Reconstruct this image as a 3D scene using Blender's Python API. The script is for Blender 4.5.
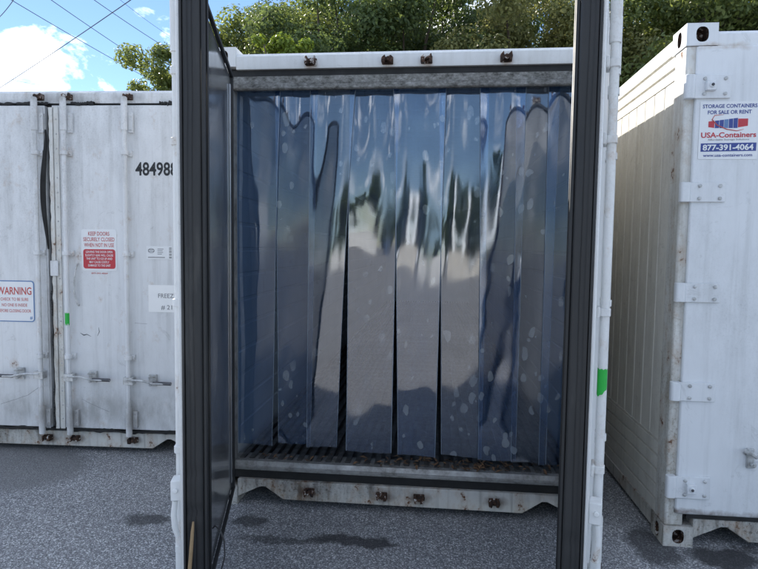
import bpy, bmesh, math, random
import numpy as np
from mathutils import Vector, Matrix, noise as mnoise

scene = bpy.context.scene
for o in list(bpy.data.objects):
    bpy.data.objects.remove(o)
C = scene.collection

# ------------------------------------------------------------------ camera
CAM = (0.18825, -3.42852, 1.67111)
YAW, PITCH, ROLL, FPX = 0.098765, -0.064952, 0.012929, 560.0
def cam_axes():
    f = Vector((-math.sin(YAW) * math.cos(PITCH), math.cos(YAW) * math.cos(PITCH), math.sin(PITCH)))
    r = Vector((math.cos(YAW), math.sin(YAW), 0)); u = r.cross(f)
    c, s = math.cos(ROLL), math.sin(ROLL)
    return c * r + s * u, -s * r + c * u, f
_r, _u, _f = cam_axes()
cd = bpy.data.cameras.new('camera'); cam = bpy.data.objects.new('camera', cd); C.objects.link(cam)
cam.matrix_world = Matrix(((_r.x, _u.x, -_f.x, CAM[0]), (_r.y, _u.y, -_f.y, CAM[1]), (_r.z, _u.z, -_f.z, CAM[2]), (0, 0, 0, 1)))
cd.sensor_width = 36; cd.lens = FPX / 758 * 36; cd.clip_end = 3000; cd.clip_start = 0.05
scene.camera = cam
def ray(px, py):
    return _f + _r * ((px - 379) / FPX) - _u * ((py - 284.5) / FPX)
def at_height(px, py, z):
    d = ray(px, py); t = (z - CAM[2]) / d.z
    return Vector(CAM) + d * t

# ------------------------------------------------------------------ light
SUN = Vector((-0.89, 1.15, 1.0)).normalized()
ELEV = math.asin(SUN.z); ROT = math.atan2(SUN.x, SUN.y) % (2 * math.pi)
world = bpy.data.worlds.new('World'); scene.world = world; world.use_nodes = True
wn = world.node_tree; wn.nodes.clear()
def wnode(t, **k):
    n = wn.nodes.new(t)
    for a, b in k.items(): setattr(n, a, b)
    return n
sky = wnode('ShaderNodeTexSky', sky_type='NISHITA', sun_disc=False, sun_elevation=ELEV, sun_rotation=ROT,
            air_density=0.85, dust_density=0.0, ozone_density=3.0, altitude=0)
geo = wnode('ShaderNodeNewGeometry')
sep = wnode('ShaderNodeSeparateXYZ'); wn.links.new(geo.outputs['Incoming'], sep.inputs[0])
neg = wnode('ShaderNodeVectorMath', operation='SCALE'); neg.inputs['Scale'].default_value = -1
wn.links.new(geo.outputs['Incoming'], neg.inputs[0])
mpc = wnode('ShaderNodeMapping'); mpc.inputs['Scale'].default_value = (1, 1, 1.9); mpc.inputs['Location'].default_value = (3.847, 0.651, 3.184)
wn.links.new(neg.outputs[0], mpc.inputs[0])
n1 = wnode('ShaderNodeTexNoise'); n1.inputs['Scale'].default_value = 4.6; n1.inputs['Detail'].default_value = 9
n1.inputs['Roughness'].default_value = 0.56; n1.inputs['Distortion'].default_value = 0.15
wn.links.new(mpc.outputs[0], n1.inputs['Vector'])
rp = wnode('ShaderNodeValToRGB'); rp.color_ramp.elements[0].position = 0.52; rp.color_ramp.elements[1].position = 0.62
wn.links.new(n1.outputs['Fac'], rp.inputs[0])
n2 = wnode('ShaderNodeTexNoise'); n2.inputs['Scale'].default_value = 8; n2.inputs['Detail'].default_value = 6
wn.links.new(mpc.outputs[0], n2.inputs['Vector'])
rp2 = wnode('ShaderNodeValToRGB'); rp2.color_ramp.elements[0].color = (9.8, 11.0, 12.8, 1); rp2.color_ramp.elements[1].color = (20.8, 21.4, 22.4, 1)
rp2.color_ramp.elements[0].position = 0.36; rp2.color_ramp.elements[1].position = 0.58
wn.links.new(n2.outputs['Fac'], rp2.inputs[0])
mx = wnode('ShaderNodeMix', data_type='RGBA'); wn.links.new(rp.outputs[0], mx.inputs['Factor'])
wn.links.new(sky.outputs[0], mx.inputs['A']); wn.links.new(rp2.outputs[0], mx.inputs['B'])
bg = wnode('ShaderNodeBackground'); bg.inputs['Strength'].default_value = 0.085
wn.links.new(mx.outputs['Result'], bg.inputs[0])
wo = wnode('ShaderNodeOutputWorld'); wn.links.new(bg.outputs[0], wo.inputs[0])

sl = bpy.data.lights.new('sun', 'SUN'); sl.energy = 5.0; sl.angle = math.radians(0.53); sl.color = (1, 0.94, 0.85)
so = bpy.data.objects.new('sun', sl); C.objects.link(so)
so.rotation_euler = SUN.to_track_quat('Z', 'Y').to_euler(); so.location = (-8, 10, 9)

vs = scene.view_settings
vs.view_transform = 'Standard'; vs.look = 'None'; vs.exposure = 1.2; vs.gamma = 1
scene.display_settings.display_device = 'sRGB'
cy = scene.cycles
cy.max_bounces = 10; cy.diffuse_bounces = 6; cy.glossy_bounces = 5; cy.transmission_bounces = 6; cy.transparent_max_bounces = 16
cy.caustics_reflective = False; cy.caustics_refractive = False; cy.sample_clamp_indirect = 6; cy.use_denoising = True

# ------------------------------------------------------------------ material helpers
class M:
    def __init__(s, name):
        s.m = bpy.data.materials.new(name); s.m.use_nodes = True
        s.t = s.m.node_tree; s.b = s.t.nodes['Principled BSDF']; s.o = s.t.nodes['Material Output']
        s.tc = None
    def n(s, typ, ins=None, **k):
        x = s.t.nodes.new(typ)
        for a, v in k.items(): setattr(x, a, v)
        for a, v in (ins or {}).items(): s.set(x.inputs[a], v)
        return x
    def set(s, sock, v):
        if isinstance(v, bpy.types.NodeSocket): s.t.links.new(v, sock)
        elif isinstance(v, tuple) and len(v) == 3 and sock.type == 'RGBA': sock.default_value = (*v, 1)
        else: sock.default_value = v
    def obj(s, scale=(1, 1, 1), loc=(0, 0, 0)):
        if s.tc is None: s.tc = s.n('ShaderNodeTexCoord')
        return s.n('ShaderNodeMapping', {'Vector': s.tc.outputs['Object'], 'Scale': scale, 'Location': loc}).outputs[0]
    def noise(s, scale, detail=6, rough=0.6, vec=None, dist=0.0):
        return s.n('ShaderNodeTexNoise', {'Vector': vec or s.obj(), 'Scale': scale, 'Detail': detail, 'Roughness': rough, 'Distortion': dist}).outputs['Fac']
    def ramp(s, fac, *stops):
        r = s.n('ShaderNodeValToRGB', {0: fac}); e = r.color_ramp.elements
        while len(e) < len(stops): e.new(0.5)
        for el, (p, c) in zip(e, stops):
            el.position = p; el.color = (c, c, c, 1) if not isinstance(c, tuple) else (*c, 1)
        return r.outputs[0]
    def mix(s, f, a, b, blend='MIX'):
        x = s.n('ShaderNodeMix', data_type='RGBA', blend_type=blend)
        s.set(x.inputs['Factor'], f); s.set(x.inputs['A'], a); s.set(x.inputs['B'], b)
        return x.outputs['Result']
    def math(s, op, a, b=0.0, c=0.0):
        x = s.n('ShaderNodeMath', operation=op); s.set(x.inputs[0], a); s.set(x.inputs[1], b); s.set(x.inputs[2], c)
        return x.outputs[0]
    def bump(s, h, strength=0.3, dist=0.01):
        s.set(s.b.inputs['Normal'], s.n('ShaderNodeBump', {'Height': h, 'Strength': strength, 'Distance': dist}).outputs[0])
    def p(s, **k):
        for a, v in k.items():
            s.set(s.b.inputs[{'color': 'Base Color', 'rough': 'Roughness', 'metal': 'Metallic', 'spec': 'Specular IOR Level', 'coat': 'Coat Weight'}[a]], v)
        return s.m

def painted(name, col, dirt=0.35, rust=0.0, dirtcol=(0.36, 0.34, 0.29), rough=0.42, seed=0.0, bump=0.12, runs=()):
    m = M(name)
    big = m.noise(1.1, 7, 0.65, m.obj((1, 1, 0.55), (seed, seed, seed)))
    fine = m.noise(14, 8, 0.72, m.obj((1, 1, 0.4), (seed, 0, 0)))
    streak = m.noise(6, 5, 0.6, m.obj((3.2, 3.2, 0.16), (0, seed, 0)))
    scuff = m.noise(5, 9, 0.75, m.obj((1, 1, 1), (seed * 2, 3, 1)), 1.4)
    d = m.math('MULTIPLY', m.ramp(big, (0.36, 0), (0.72, 1)), m.ramp(fine, (0.35, 0.1), (0.68, 1)))
    d = m.math('ADD', d, m.math('MULTIPLY', m.ramp(streak, (0.5, 0), (0.78, 1)), 0.55))
    d = m.math('ADD', d, m.math('MULTIPLY', m.ramp(scuff, (0.60, 0), (0.645, 1), (0.66, 0)), 0.5))
    pep = m.noise(75, 4, 0.7, m.obj((1, 1, 1), (seed, 2, seed)))
    d = m.math('ADD', d, m.math('MULTIPLY', m.math('MULTIPLY', m.ramp(pep, (0.52, 0), (0.66, 1)), m.ramp(big, (0.42, 0), (0.62, 1))), 0.45))
    chip = m.noise(12, 10, 0.8, m.obj((1, 1, 1), (seed, seed * 3, 2)), 0.6)
    d = m.math('ADD', d, m.math('MULTIPLY', m.ramp(chip, (0.66, 0), (0.69, 1)), 1.1))
    d = m.math('MULTIPLY', d, dirt)
    c = m.mix(d, m.mix(big, tuple(x * 0.93 for x in col), col), dirtcol)
    r = m.math('ADD', rough, m.math('MULTIPLY', fine, 0.25))
    h = m.noise(2.2, 3, 0.5)
    if rust > 0:
        rn = m.noise(7, 10, 0.72, m.obj((1, 1, 0.8), (5 + seed, 1, seed)))
        rm = m.ramp(rn, (0.70 - rust, 0), (0.745 - rust, 1))
        rc = m.mix(m.noise(30, 4), (0.045, 0.018, 0.010), (0.20, 0.075, 0.025))
        halo = m.math('MULTIPLY', m.ramp(rn, (0.60 - rust, 0), (0.74 - rust, 1)), 0.45)
        c = m.mix(halo, c, (0.42, 0.28, 0.17)); c = m.mix(rm, c, rc)
        r = m.math('ADD', r, m.math('MULTIPLY', rm, 0.3))
    for xs, zc, rx, rz, colr, amt in runs:   # old rust runs and grease smears round the ironwork
        pv = m.n('ShaderNodeVectorMath', {0: m.obj(), 1: m.n('ShaderNodeVectorMath', {0: m.n('ShaderNodeTexNoise', {'Vector': m.obj(), 'Scale': 14.0, 'Detail': 5.0}).outputs['Color'], 'Scale': 0.06}, operation='SCALE').outputs[0]}, operation='ADD').outputs[0]
        for x_ in xs:
            q_ = m.n('ShaderNodeMapping', {'Vector': pv, 'Location': (-(x_ + 0.03) / rx, 0, -(zc + 0.03) / rz), 'Scale': (1 / rx, 0, 1 / rz)}).outputs[0]
            l_ = m.n('ShaderNodeVectorMath', {0: q_}, operation='LENGTH').outputs['Value']
            c = m.mix(m.math('MULTIPLY', m.ramp(l_, (0.25, 1), (1.0, 0)), m.math('MULTIPLY', m.ramp(fine, (0.3, 0.2), (0.6, 1)), amt)), c, colr)
    m.p(color=c, rough=r)
    m.bump(h, bump, 0.05)
    return m.m

WHITE = (0.78, 0.79, 0.79)
MAT = {}
MAT['white'] = painted('white_container_paint', WHITE, 0.40, 0.0, seed=1.3, runs=(((-0.583, -0.117, 0.117, 0.583), 2.775, 0.05, 0.05, (0.34, 0.20, 0.11), 0.55),))
MAT['white_right'] = painted('white_satin_container_paint', (0.78, 0.80, 0.82), 0.55, 0.0, seed=4.1, rough=0.36, bump=0.22, dirtcol=(0.36, 0.37, 0.37), runs=(((-1.10, -0.98), 2.77, 0.10, 0.03, (0.34, 0.22, 0.10), 0.6), ((-0.80,), 0.57, 0.035, 0.02, (0.03, 0.03, 0.03), 0.9), ((-1.15, -0.95, -0.7, -0.4), 0.21, 0.16, 0.025, (0.12, 0.07, 0.04), 0.8)))
MAT['white_trim'] = painted('white_trim_paint', WHITE, 0.45, 0.05, seed=2.2)
MAT['white_left'] = painted('white_scuffed_paint', (0.77, 0.78, 0.79), 0.60, 0.025, dirtcol=(0.33, 0.33, 0.32), seed=7.7, runs=(((-0.105, 0.125, 0.605), 2.80, 0.16, 0.06, (0.22, 0.21, 0.20), 0.6), ((-0.07, 0.15, 0.63), 0.30, 0.10, 0.16, (0.24, 0.21, 0.18), 0.7), ((-0.32, 0.36, 0.88), 0.36, 0.45, 0.20, (0.33, 0.33, 0.32), 0.7), ((-0.03,), 0.95, 0.07, 0.75, (0.30, 0.28, 0.26), 0.7)))
MAT['white_side'] = painted('cream_white_side_paint', (0.77, 0.75, 0.69), 0.55, 0.0, dirtcol=(0.30, 0.27, 0.22), seed=9.1)
MAT['sill'] = painted('weathered_sill_paint', (0.66, 0.65, 0.61), 1.35, 0.115, dirtcol=(0.15, 0.135, 0.115), seed=3.3, rough=0.55, bump=0.3, runs=(((-0.6, -0.11, 0.12, 0.595), 0.105, 0.085, 0.05, (0.10, 0.05, 0.025), 0.9),))
MAT['post'] = painted('chipped_post_paint', (0.72, 0.72, 0.69), 0.95, 0.10, dirtcol=(0.28, 0.25, 0.2), seed=6.6)
MAT['blue_box'] = painted('faded_blue_paint', (0.08, 0.16, 0.32), 0.4, 0.04, seed=8.0)
MAT['red_box'] = painted('oxide_red_paint', (0.30, 0.07, 0.04), 0.4, 0.04, seed=8.8)

m = M('rusty_iron'); f = m.noise(34, 6, 0.7)
m.p(color=m.ramp(f, (0.34, (0.010, 0.008, 0.007)), (0.50, (0.045, 0.022, 0.013)), (0.57, (0.11, 0.050, 0.025)), (0.61, (0.58, 0.57, 0.55))), rough=0.85)
m.bump(f, 0.5, 0.01); MAT['rust'] = m.m
m = M('black_rubber'); f = m.noise(9, 6, 0.6, m.obj((1, 1, 0.15)))
m.p(color=m.ramp(f, (0.3, (0.011, 0.012, 0.014)), (0.6, (0.026, 0.027, 0.028)), (0.8, (0.085, 0.082, 0.076))), rough=m.ramp(f, (0.3, 0.5), (0.7, 0.68)), spec=0.5)
m.bump(m.noise(40, 3), 0.08, 0.005); MAT['rubber'] = m.m
m = M('dull_black_recess'); m.p(color=m.ramp(m.noise(12), (0.3, 0.008), (0.7, 0.022)), rough=0.7); MAT['black'] = m.m
m = M('stainless_liner'); f = m.noise(4, 7, 0.65, m.obj((1, 1, 0.35)))
m.p(color=m.ramp(f, (0.3, (0.26, 0.27, 0.285)), (0.7, (0.48, 0.49, 0.50))), metal=0.6, rough=m.ramp(f, (0.3, 0.07), (0.75, 0.24)))
m.bump(m.noise(3.0, 2, 0.4), 0.10, 0.03); MAT['steel'] = m.m
m = M('weathered_aluminium'); f = m.noise(11, 8, 0.7)
m.p(color=m.ramp(f, (0.28, (0.12, 0.115, 0.10)), (0.5, (0.34, 0.335, 0.32)), (0.75, (0.50, 0.50, 0.49))), metal=0.55, rough=m.ramp(f, (0.3, 0.65), (0.7, 0.42)))
m.bump(f, 0.25, 0.004); MAT['alu'] = m.m
m = M('grimy_head_frame'); f = m.noise(26, 9, 0.75, m.obj((1, 1, 1.6)))
m.p(color=m.ramp(f, (0.34, (0.055, 0.052, 0.045)), (0.50, (0.19, 0.185, 0.17)), (0.62, (0.30, 0.295, 0.28)), (0.72, (0.50, 0.49, 0.46))), metal=0.3, rough=0.6)
m.bump(f, 0.35, 0.004); MAT['head'] = m.m
m = M('grimy_floor_aluminium'); f = m.noise(9, 8, 0.7)
m.p(color=m.ramp(f, (0.3, (0.05, 0.045, 0.04)), (0.62, (0.20, 0.195, 0.19)), (0.8, (0.36, 0.35, 0.33))), metal=0.5, rough=0.5)
m.bump(f, 0.3, 0.004); MAT['floor'] = m.m
m = M('liner_panel'); f = m.noise(3, 6, 0.6)
m.p(color=m.ramp(f, (0.3, (0.70, 0.71, 0.71)), (0.7, (0.80, 0.80, 0.79))), rough=0.4, metal=0.2); MAT['liner'] = m.m
m = M('galvanised_bracket'); f = m.noise(25, 6, 0.7)
m.p(color=m.ramp(f, (0.3, (0.30, 0.30, 0.29)), (0.6, (0.62, 0.63, 0.63))), metal=0.35, rough=0.5); MAT['galv'] = m.m
m = M('dark_steel'); m.p(color=m.ramp(m.noise(20), (0.3, (0.06, 0.06, 0.065)), (0.7, (0.16, 0.16, 0.17))), metal=0.6, rough=0.45); MAT['dark'] = m.m
def flat(name, col, rough=0.45, var=0.12):
    m = M(name); f = m.noise(16, 6, 0.7)
    m.p(color=m.mix(f, tuple(x * (1 - var) for x in col), tuple(min(1, x * (1 + var)) for x in col)), rough=rough); return m.m
MAT['sticker'] = flat('sticker_white', (0.78, 0.79, 0.80), 0.35, 0.04)
MAT['red'] = flat('sticker_red', (0.50, 0.035, 0.05), 0.4)
MAT['redfade'] = flat('faded_red_ink', (0.52, 0.10, 0.09), 0.5, 0.25)
MAT['blue'] = flat('sticker_blue', (0.035, 0.06, 0.26), 0.4)
MAT['bluefade'] = flat('faded_blue_ink', (0.12, 0.22, 0.42), 0.5, 0.2)
MAT['ink'] = flat('black_ink', (0.018, 0.018, 0.02), 0.5)
MAT['grey_ink'] = flat('grey_ink', (0.20, 0.20, 0.21), 0.5)
MAT['paper'] = flat('paper_notice', (0.88, 0.88, 0.87), 0.6, 0.02)
MAT['green'] = flat('green_tape', (0.015, 0.42, 0.05), 0.5, 0.15)
MAT['tan'] = flat('frayed_tan_strap', (0.32, 0.22, 0.12), 0.8, 0.5)
MAT['wire'] = flat('cable_black', (0.03, 0.03, 0.033), 0.5)
MAT['bark'] = flat('bark', (0.07, 0.055, 0.042), 0.9, 0.5)
MAT['dry_leaf'] = flat('dry_leaf', (0.17, 0.095, 0.05), 0.85, 0.6)

# clear blue-tinted PVC
m = M('clear_pvc'); m.t.nodes.remove(m.b)
lw = m.n('ShaderNodeLayerWeight', {'Blend': 0.5})
fz = m.math('POWER', lw.outputs['Facing'], 3.0)
R0 = 0.18
fr = m.math('MULTIPLY_ADD', fz, 0.7, R0)
smudge = m.noise(5, 8, 0.7, m.obj((1.5, 1, 0.35)))
wob_ = m.n('ShaderNodeTexNoise', {'Vector': m.obj(), 'Scale': 11.0, 'Detail': 3.0})
wv_ = m.n('ShaderNodeVectorMath', {0: wob_.outputs['Color'], 'Scale': 0.055}, operation='SCALE')
vp_ = m.n('ShaderNodeVectorMath', {0: m.obj((1, 1, 0.62)), 1: wv_.outputs[0]}, operation='ADD')
vo = m.n('ShaderNodeTexVoronoi', {'Vector': vp_.outputs[0], 'Scale': 19.0, 'Randomness': 1.0}, feature='F1')
vcol = m.n('ShaderNodeSeparateColor', {0: vo.outputs['Color']})
rad = m.math('MULTIPLY', vcol.outputs[0], 0.46)
spot = m.math('LESS_THAN', vo.outputs['Distance'], rad)
pick = m.math('GREATER_THAN', vcol.outputs[1], 0.48)
area = m.ramp(m.noise(1.6, 2, 0.5, m.obj((1, 1, 0.6), (2, 0, 0.3))), (0.40, 0), (0.50, 1))
spot = m.math('MULTIPLY', m.math('MULTIPLY', spot, pick), area)
scr = m.noise(4.0, 4, 0.6, m.obj((16, 1, 0.35), (0, 0, 5)), 0.3)
drip = m.math('MULTIPLY', m.ramp(scr, (0.66, 0), (0.70, 1)), m.ramp(m.noise(2.5, 3), (0.45, 0), (0.6, 1)))
spot = m.math('MAXIMUM', spot, m.math('MULTIPLY', drip, 0.8))
rnd_ = m.n('ShaderNodeObjectInfo').outputs['Random']
haze = m.math('ADD', m.math('MULTIPLY', m.ramp(smudge, (0.3, 0.11), (0.75, 0.27)), m.math('MULTIPLY_ADD', rnd_, 0.9, 0.55)), m.math('MULTIPLY', spot, 0.30))
yel = m.ramp(m.math('FRACT', m.math('MULTIPLY', rnd_, 7.31)), (0.6, 0), (1.0, 1))
tr = m.n('ShaderNodeBsdfTransparent', {'Color': m.mix(yel, (0.60, 0.75, 0.94), (0.80, 0.83, 0.85))})
df = m.n('ShaderNodeBsdfDiffuse', {'Color': m.mix(spot, m.mix(yel, (0.075, 0.19, 0.46), (0.24, 0.26, 0.28)), (0.5, 0.58, 0.66))})
tl = m.n('ShaderNodeBsdfTranslucent', {'Color': (0.16, 0.24, 0.38)})
dm = m.n('ShaderNodeMixShader', {0: 0.35, 1: df.outputs[0], 2: tl.outputs[0]})
base = m.n('ShaderNodeMixShader', {0: haze, 1: tr.outputs[0], 2: dm.outputs[0]})
gl = m.n('ShaderNodeBsdfGlossy', {'Color': (0.95, 0.97, 1.0), 'Roughness': m.ramp(smudge, (0.35, 0.02), (0.8, 0.15))})
fin = m.n('ShaderNodeMixShader', {0: fr, 1: base.outputs[0], 2: gl.outputs[0]})
m.t.links.new(fin.outputs[0], m.o.inputs['Surface']); MAT['pvc'] = m.m
m = M('pvc_edge_highlight'); m.p(color=m.ramp(m.noise(6, 3), (0.3, (0.16, 0.22, 0.30)), (0.7, (0.34, 0.40, 0.47))), rough=0.25); MAT['pvc_edge'] = m.m  # paler colour painted along the strip edges in place of a rim highlight

# asphalt
m = M('old_asphalt')
v1 = m.n('ShaderNodeTexVoronoi', {'Vector': m.obj(), 'Scale': 135.0}); v2 = m.n('ShaderNodeTexVoronoi', {'Vector': m.obj(loc=(3, 1, 0)), 'Scale': 210.0})
s1 = m.n('ShaderNodeSeparateColor', {0: v1.outputs['Color']}); s2 = m.n('ShaderNodeSeparateColor', {0: v2.outputs['Color']})
stone = m.ramp(s1.outputs[0], (0.0, (0.08, 0.082, 0.086)), (0.5, (0.21, 0.213, 0.22)), (0.80, (0.36, 0.362, 0.366)), (0.96, (0.68, 0.68, 0.68)))
fines = m.ramp(s2.outputs[0], (0.0, (0.09, 0.092, 0.095)), (0.7, (0.24, 0.242, 0.247)), (1.0, (0.55, 0.55, 0.55)))
joint = m.ramp(v1.outputs['Distance'], (0.35, 0), (0.72, 1))
c = m.mix(m.math('MULTIPLY', joint, 0.6), m.mix(0.36, stone, fines), (0.055, 0.056, 0.06))
big = m.noise(0.55, 6, 0.6)
c = m.mix(1.0, c, m.ramp(big, (0.3, (1.22, 1.23, 1.25)), (0.7, (1.60, 1.61, 1.64))), 'MULTIPLY')
wob = m.n('ShaderNodeTexNoise', {'Vector': m.obj(), 'Scale': 5.0, 'Detail': 8.0, 'Roughness': 0.68})
wv = m.n('ShaderNodeVectorMath', {0: wob.outputs['Color'], 1: (0.5, 0.5, 0.5)}, operation='SUBTRACT')
wsc = m.n('ShaderNodeVectorMath', {0: wv.outputs[0], 'Scale': 0.27}, operation='SCALE')
pos = m.n('ShaderNodeVectorMath', {0: m.obj(), 1: wsc.outputs[0]}, operation='ADD').outputs[0]
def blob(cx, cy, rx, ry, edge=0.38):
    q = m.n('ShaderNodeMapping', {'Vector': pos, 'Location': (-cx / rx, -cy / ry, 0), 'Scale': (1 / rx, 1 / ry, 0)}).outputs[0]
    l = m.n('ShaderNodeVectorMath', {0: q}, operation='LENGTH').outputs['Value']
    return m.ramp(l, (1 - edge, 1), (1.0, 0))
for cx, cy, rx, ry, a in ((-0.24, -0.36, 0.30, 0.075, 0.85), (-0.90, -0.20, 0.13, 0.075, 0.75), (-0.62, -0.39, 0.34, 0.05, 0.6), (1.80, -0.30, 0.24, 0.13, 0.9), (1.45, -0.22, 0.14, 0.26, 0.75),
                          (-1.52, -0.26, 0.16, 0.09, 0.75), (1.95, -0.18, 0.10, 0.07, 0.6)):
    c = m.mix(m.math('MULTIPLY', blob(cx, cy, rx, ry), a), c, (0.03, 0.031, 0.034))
c = m.mix(m.math('MULTIPLY', blob(-3.35, 0.35, 1.05, 0.55, 0.12), 0.75), c, m.mix(0.25, (0.15, 0.152, 0.155), fines))
m.p(color=c, rough=0.88)
m.bump(m.math('ADD', m.math('MULTIPLY', v1.outputs['Distance'], -1.0), m.math('MULTIPLY', v2.outputs['Distance'], -0.5)), 0.55, 0.006)
MAT['asphalt'] = m.m

def leaf_mat(name, dark, light, trans):
    m = M(name)
    gi = m.n('ShaderNodeNewGeometry'); oi = m.n('ShaderNodeObjectInfo')
    f = m.noise(0.9, 3, 0.6); r = gi.outputs['Random Per Island']
    k = m.math('ADD', m.math('MULTIPLY', f, 0.6), m.math('MULTIPLY', r, 0.5))
    col = m.ramp(k, (0.25, dark), (0.85, light))
    col = m.mix(m.math('MULTIPLY', oi.outputs['Random'], 0.35), col, m.mix(0.5, col, (0.10, 0.10, 0.03)))
    m.p(color=col, rough=0.5, spec=0.35)
    tl = m.n('ShaderNodeBsdfTranslucent', {'Color': m.mix(0.5, col, trans)})
    ms = m.n('ShaderNodeMixShader', {0: 0.36, 1: m.b.outputs[0], 2: tl.outputs[0]})
    m.t.links.new(ms.outputs[0], m.o.inputs['Surface'])
    return m.m
LEAF = [leaf_mat('oak_leaves', (0.045, 0.080, 0.028), (0.18, 0.22, 0.07), (0.46, 0.52, 0.10)),
        leaf_mat('dark_evergreen_leaves', (0.028, 0.058, 0.026), (0.11, 0.155, 0.055), (0.32, 0.40, 0.09)),
        leaf_mat('lime_leaves', (0.08, 0.14, 0.020), (0.20, 0.27, 0.035), (0.30, 0.38, 0.04)),
        leaf_mat('olive_leaves', (0.085, 0.105, 0.040), (0.26, 0.26, 0.10), (0.50, 0.50, 0.15))]

# ------------------------------------------------------------------ mesh helpers
class MB:
    def __init__(s): s.v = []; s.f = []; s.mi = []
    def add(s, vs, fs, mi=0):
        k = len(s.v); s.v += [tuple(p) for p in vs]
        for f in fs: s.f.append(tuple(i + k for i in f)); s.mi.append(mi)
        return s
    def box(s, x0, x1, y0, y1, z0, z1, mi=0, skip=()):
        v = [(x, y, z) for z in (z0, z1) for y in (y0, y1) for x in (x0, x1)]
        F = {'bot': (0, 2, 3, 1), 'top': (4, 5, 7, 6), 'front': (0, 1, 5, 4), 'back': (2, 6, 7, 3), 'left': (0, 4, 6, 2), 'right': (1, 3, 7, 5)}
        return s.add(v, [F[k] for k in F if k not in skip], mi)
    def prism(s, prof, plane, a0, a1, mi=0):
        n = len(prof)
        def P(p, a):
            if plane == 'xz': return (p[0], a, p[1])
            if plane == 'yz': return (a, p[0], p[1])
            return (p[0], p[1], a)
        v = [P(p, a0) for p in prof] + [P(p, a1) for p in prof]
        fs = [(i, (i + 1) % n, n + (i + 1) % n, n + i) for i in range(n)] + [tuple(range(n))[::-1], tuple(range(n, 2 * n))]
        return s.add(v, fs, mi)
    def tube(s, pts, r, n=10, mi=0, caps=True):
        pts = [Vector(p) for p in pts]; rs = r if isinstance(r, (list, tuple)) else [r] * len(pts)
        v = []; prev = None
        for i, p in enumerate(pts):
            d = (pts[min(i + 1, len(pts) - 1)] - pts[max(i - 1, 0)]).normalized()
            a = d.orthogonal().normalized() if prev is None else (prev - d * prev.dot(d)).normalized()
            prev = a; b = d.cross(a)
            v += [p + (a * math.cos(t) + b * math.sin(t)) * rs[i] for t in [2 * math.pi * k / n for k in range(n)]]
        fs = []
        for i in range(len(pts) - 1):
            for k in range(n):
                fs.append((i * n + k, i * n + (k + 1) % n, (i + 1) * n + (k + 1) % n, (i + 1) * n + k))
        if caps: fs += [tuple(range(n))[::-1], tuple(range((len(pts) - 1) * n, len(pts) * n))]
        return s.add(v, fs, mi)
    def mesh(s, name, mats, smooth=32):
        me = bpy.data.meshes.new(name); me.from_pydata(s.v, [], s.f)
        for mt in (mats if isinstance(mats, (list, tuple)) else [mats]): me.materials.append(mt if not isinstance(mt, str) else MAT[mt])
        if any(s.mi): me.polygons.foreach_set('material_index', s.mi)
        bm = bmesh.new(); bm.from_mesh(me); bmesh.ops.recalc_face_normals(bm, faces=bm.faces); bm.to_mesh(me); bm.free()
        if smooth:
            me.polygons.foreach_set('use_smooth', [True] * len(me.polygons)); me.set_sharp_from_angle(angle=math.radians(smooth))
        me.update(); return me
    def build(s, name, mats, parent=None, bev=0.0, seg=2, smooth=32):
        o = link(name, s.mesh(name, mats, smooth), parent)
        if bev:
            b = o.modifiers.new('bevel', 'BEVEL'); b.width = bev; b.segments = seg; b.limit_method = 'ANGLE'; b.angle_limit = math.radians(40)
        return o
def link(name, data, parent=None):
    o = bpy.data.objects.new(name, data); C.objects.link(o)
    if parent: o.parent = parent
    return o
def tag(o, label, cat, group=None):
    o['label'] = label; o['category'] = cat
    if group: o['group'] = group
    return o
def thing(name, label, cat, loc=(0, 0, 0), rz=0, group=None):
    o = link(name, None); o.location = loc; o.rotation_euler = (0, 0, rz); o.empty_display_size = 0.2
    return tag(o, label, cat, group)
def struct(o):
    o['kind'] = 'structure'; return o

def face_with_hole(mb, fn, x0, x1, z0, z1, hx, hz, depth, n=24, mi=0, mi_in=1, sq=2.6):
    """plate on a plane, fn(a, b, d)->xyz, with an oval hole and its recess"""
    cx, cz = (x0 + x1) / 2, (z0 + z1) / 2; w, h = (x1 - x0) / 2, (z1 - z0) / 2
    out = []; inn = []
    angs = sorted([2 * math.pi * k / n for k in range(n)] + [math.atan2(b * h, a * w) % (2 * math.pi) for a in (1, -1) for b in (1, -1)])
    for t in angs:
        c, s_ = math.cos(t), math.sin(t)
        k = min(w / abs(c) if abs(c) > 1e-9 else 9, h / abs(s_) if abs(s_) > 1e-9 else 9)
        out.append((cx + c * k, cz + s_ * k))
        q = (abs(c / hx) ** sq + abs(s_ / hz) ** sq) ** (-1 / sq); inn.append((cx + c * q, cz + s_ * q))
    N = len(angs)
    v = [fn(a, b, 0) for a, b in out] + [fn(a, b, 0) for a, b in inn] + [fn(a, b, depth) for a, b in inn]
    k0 = [(i, (i + 1) % N, N + (i + 1) % N, N + i) for i in range(N)]
    mb.add(v, k0, mi)
    mb.add(v, [(N + i, N + (i + 1) % N, 2 * N + (i + 1) % N, 2 * N + i) for i in range(N)] + [tuple(range(2 * N, 3 * N))], mi_in)

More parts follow.
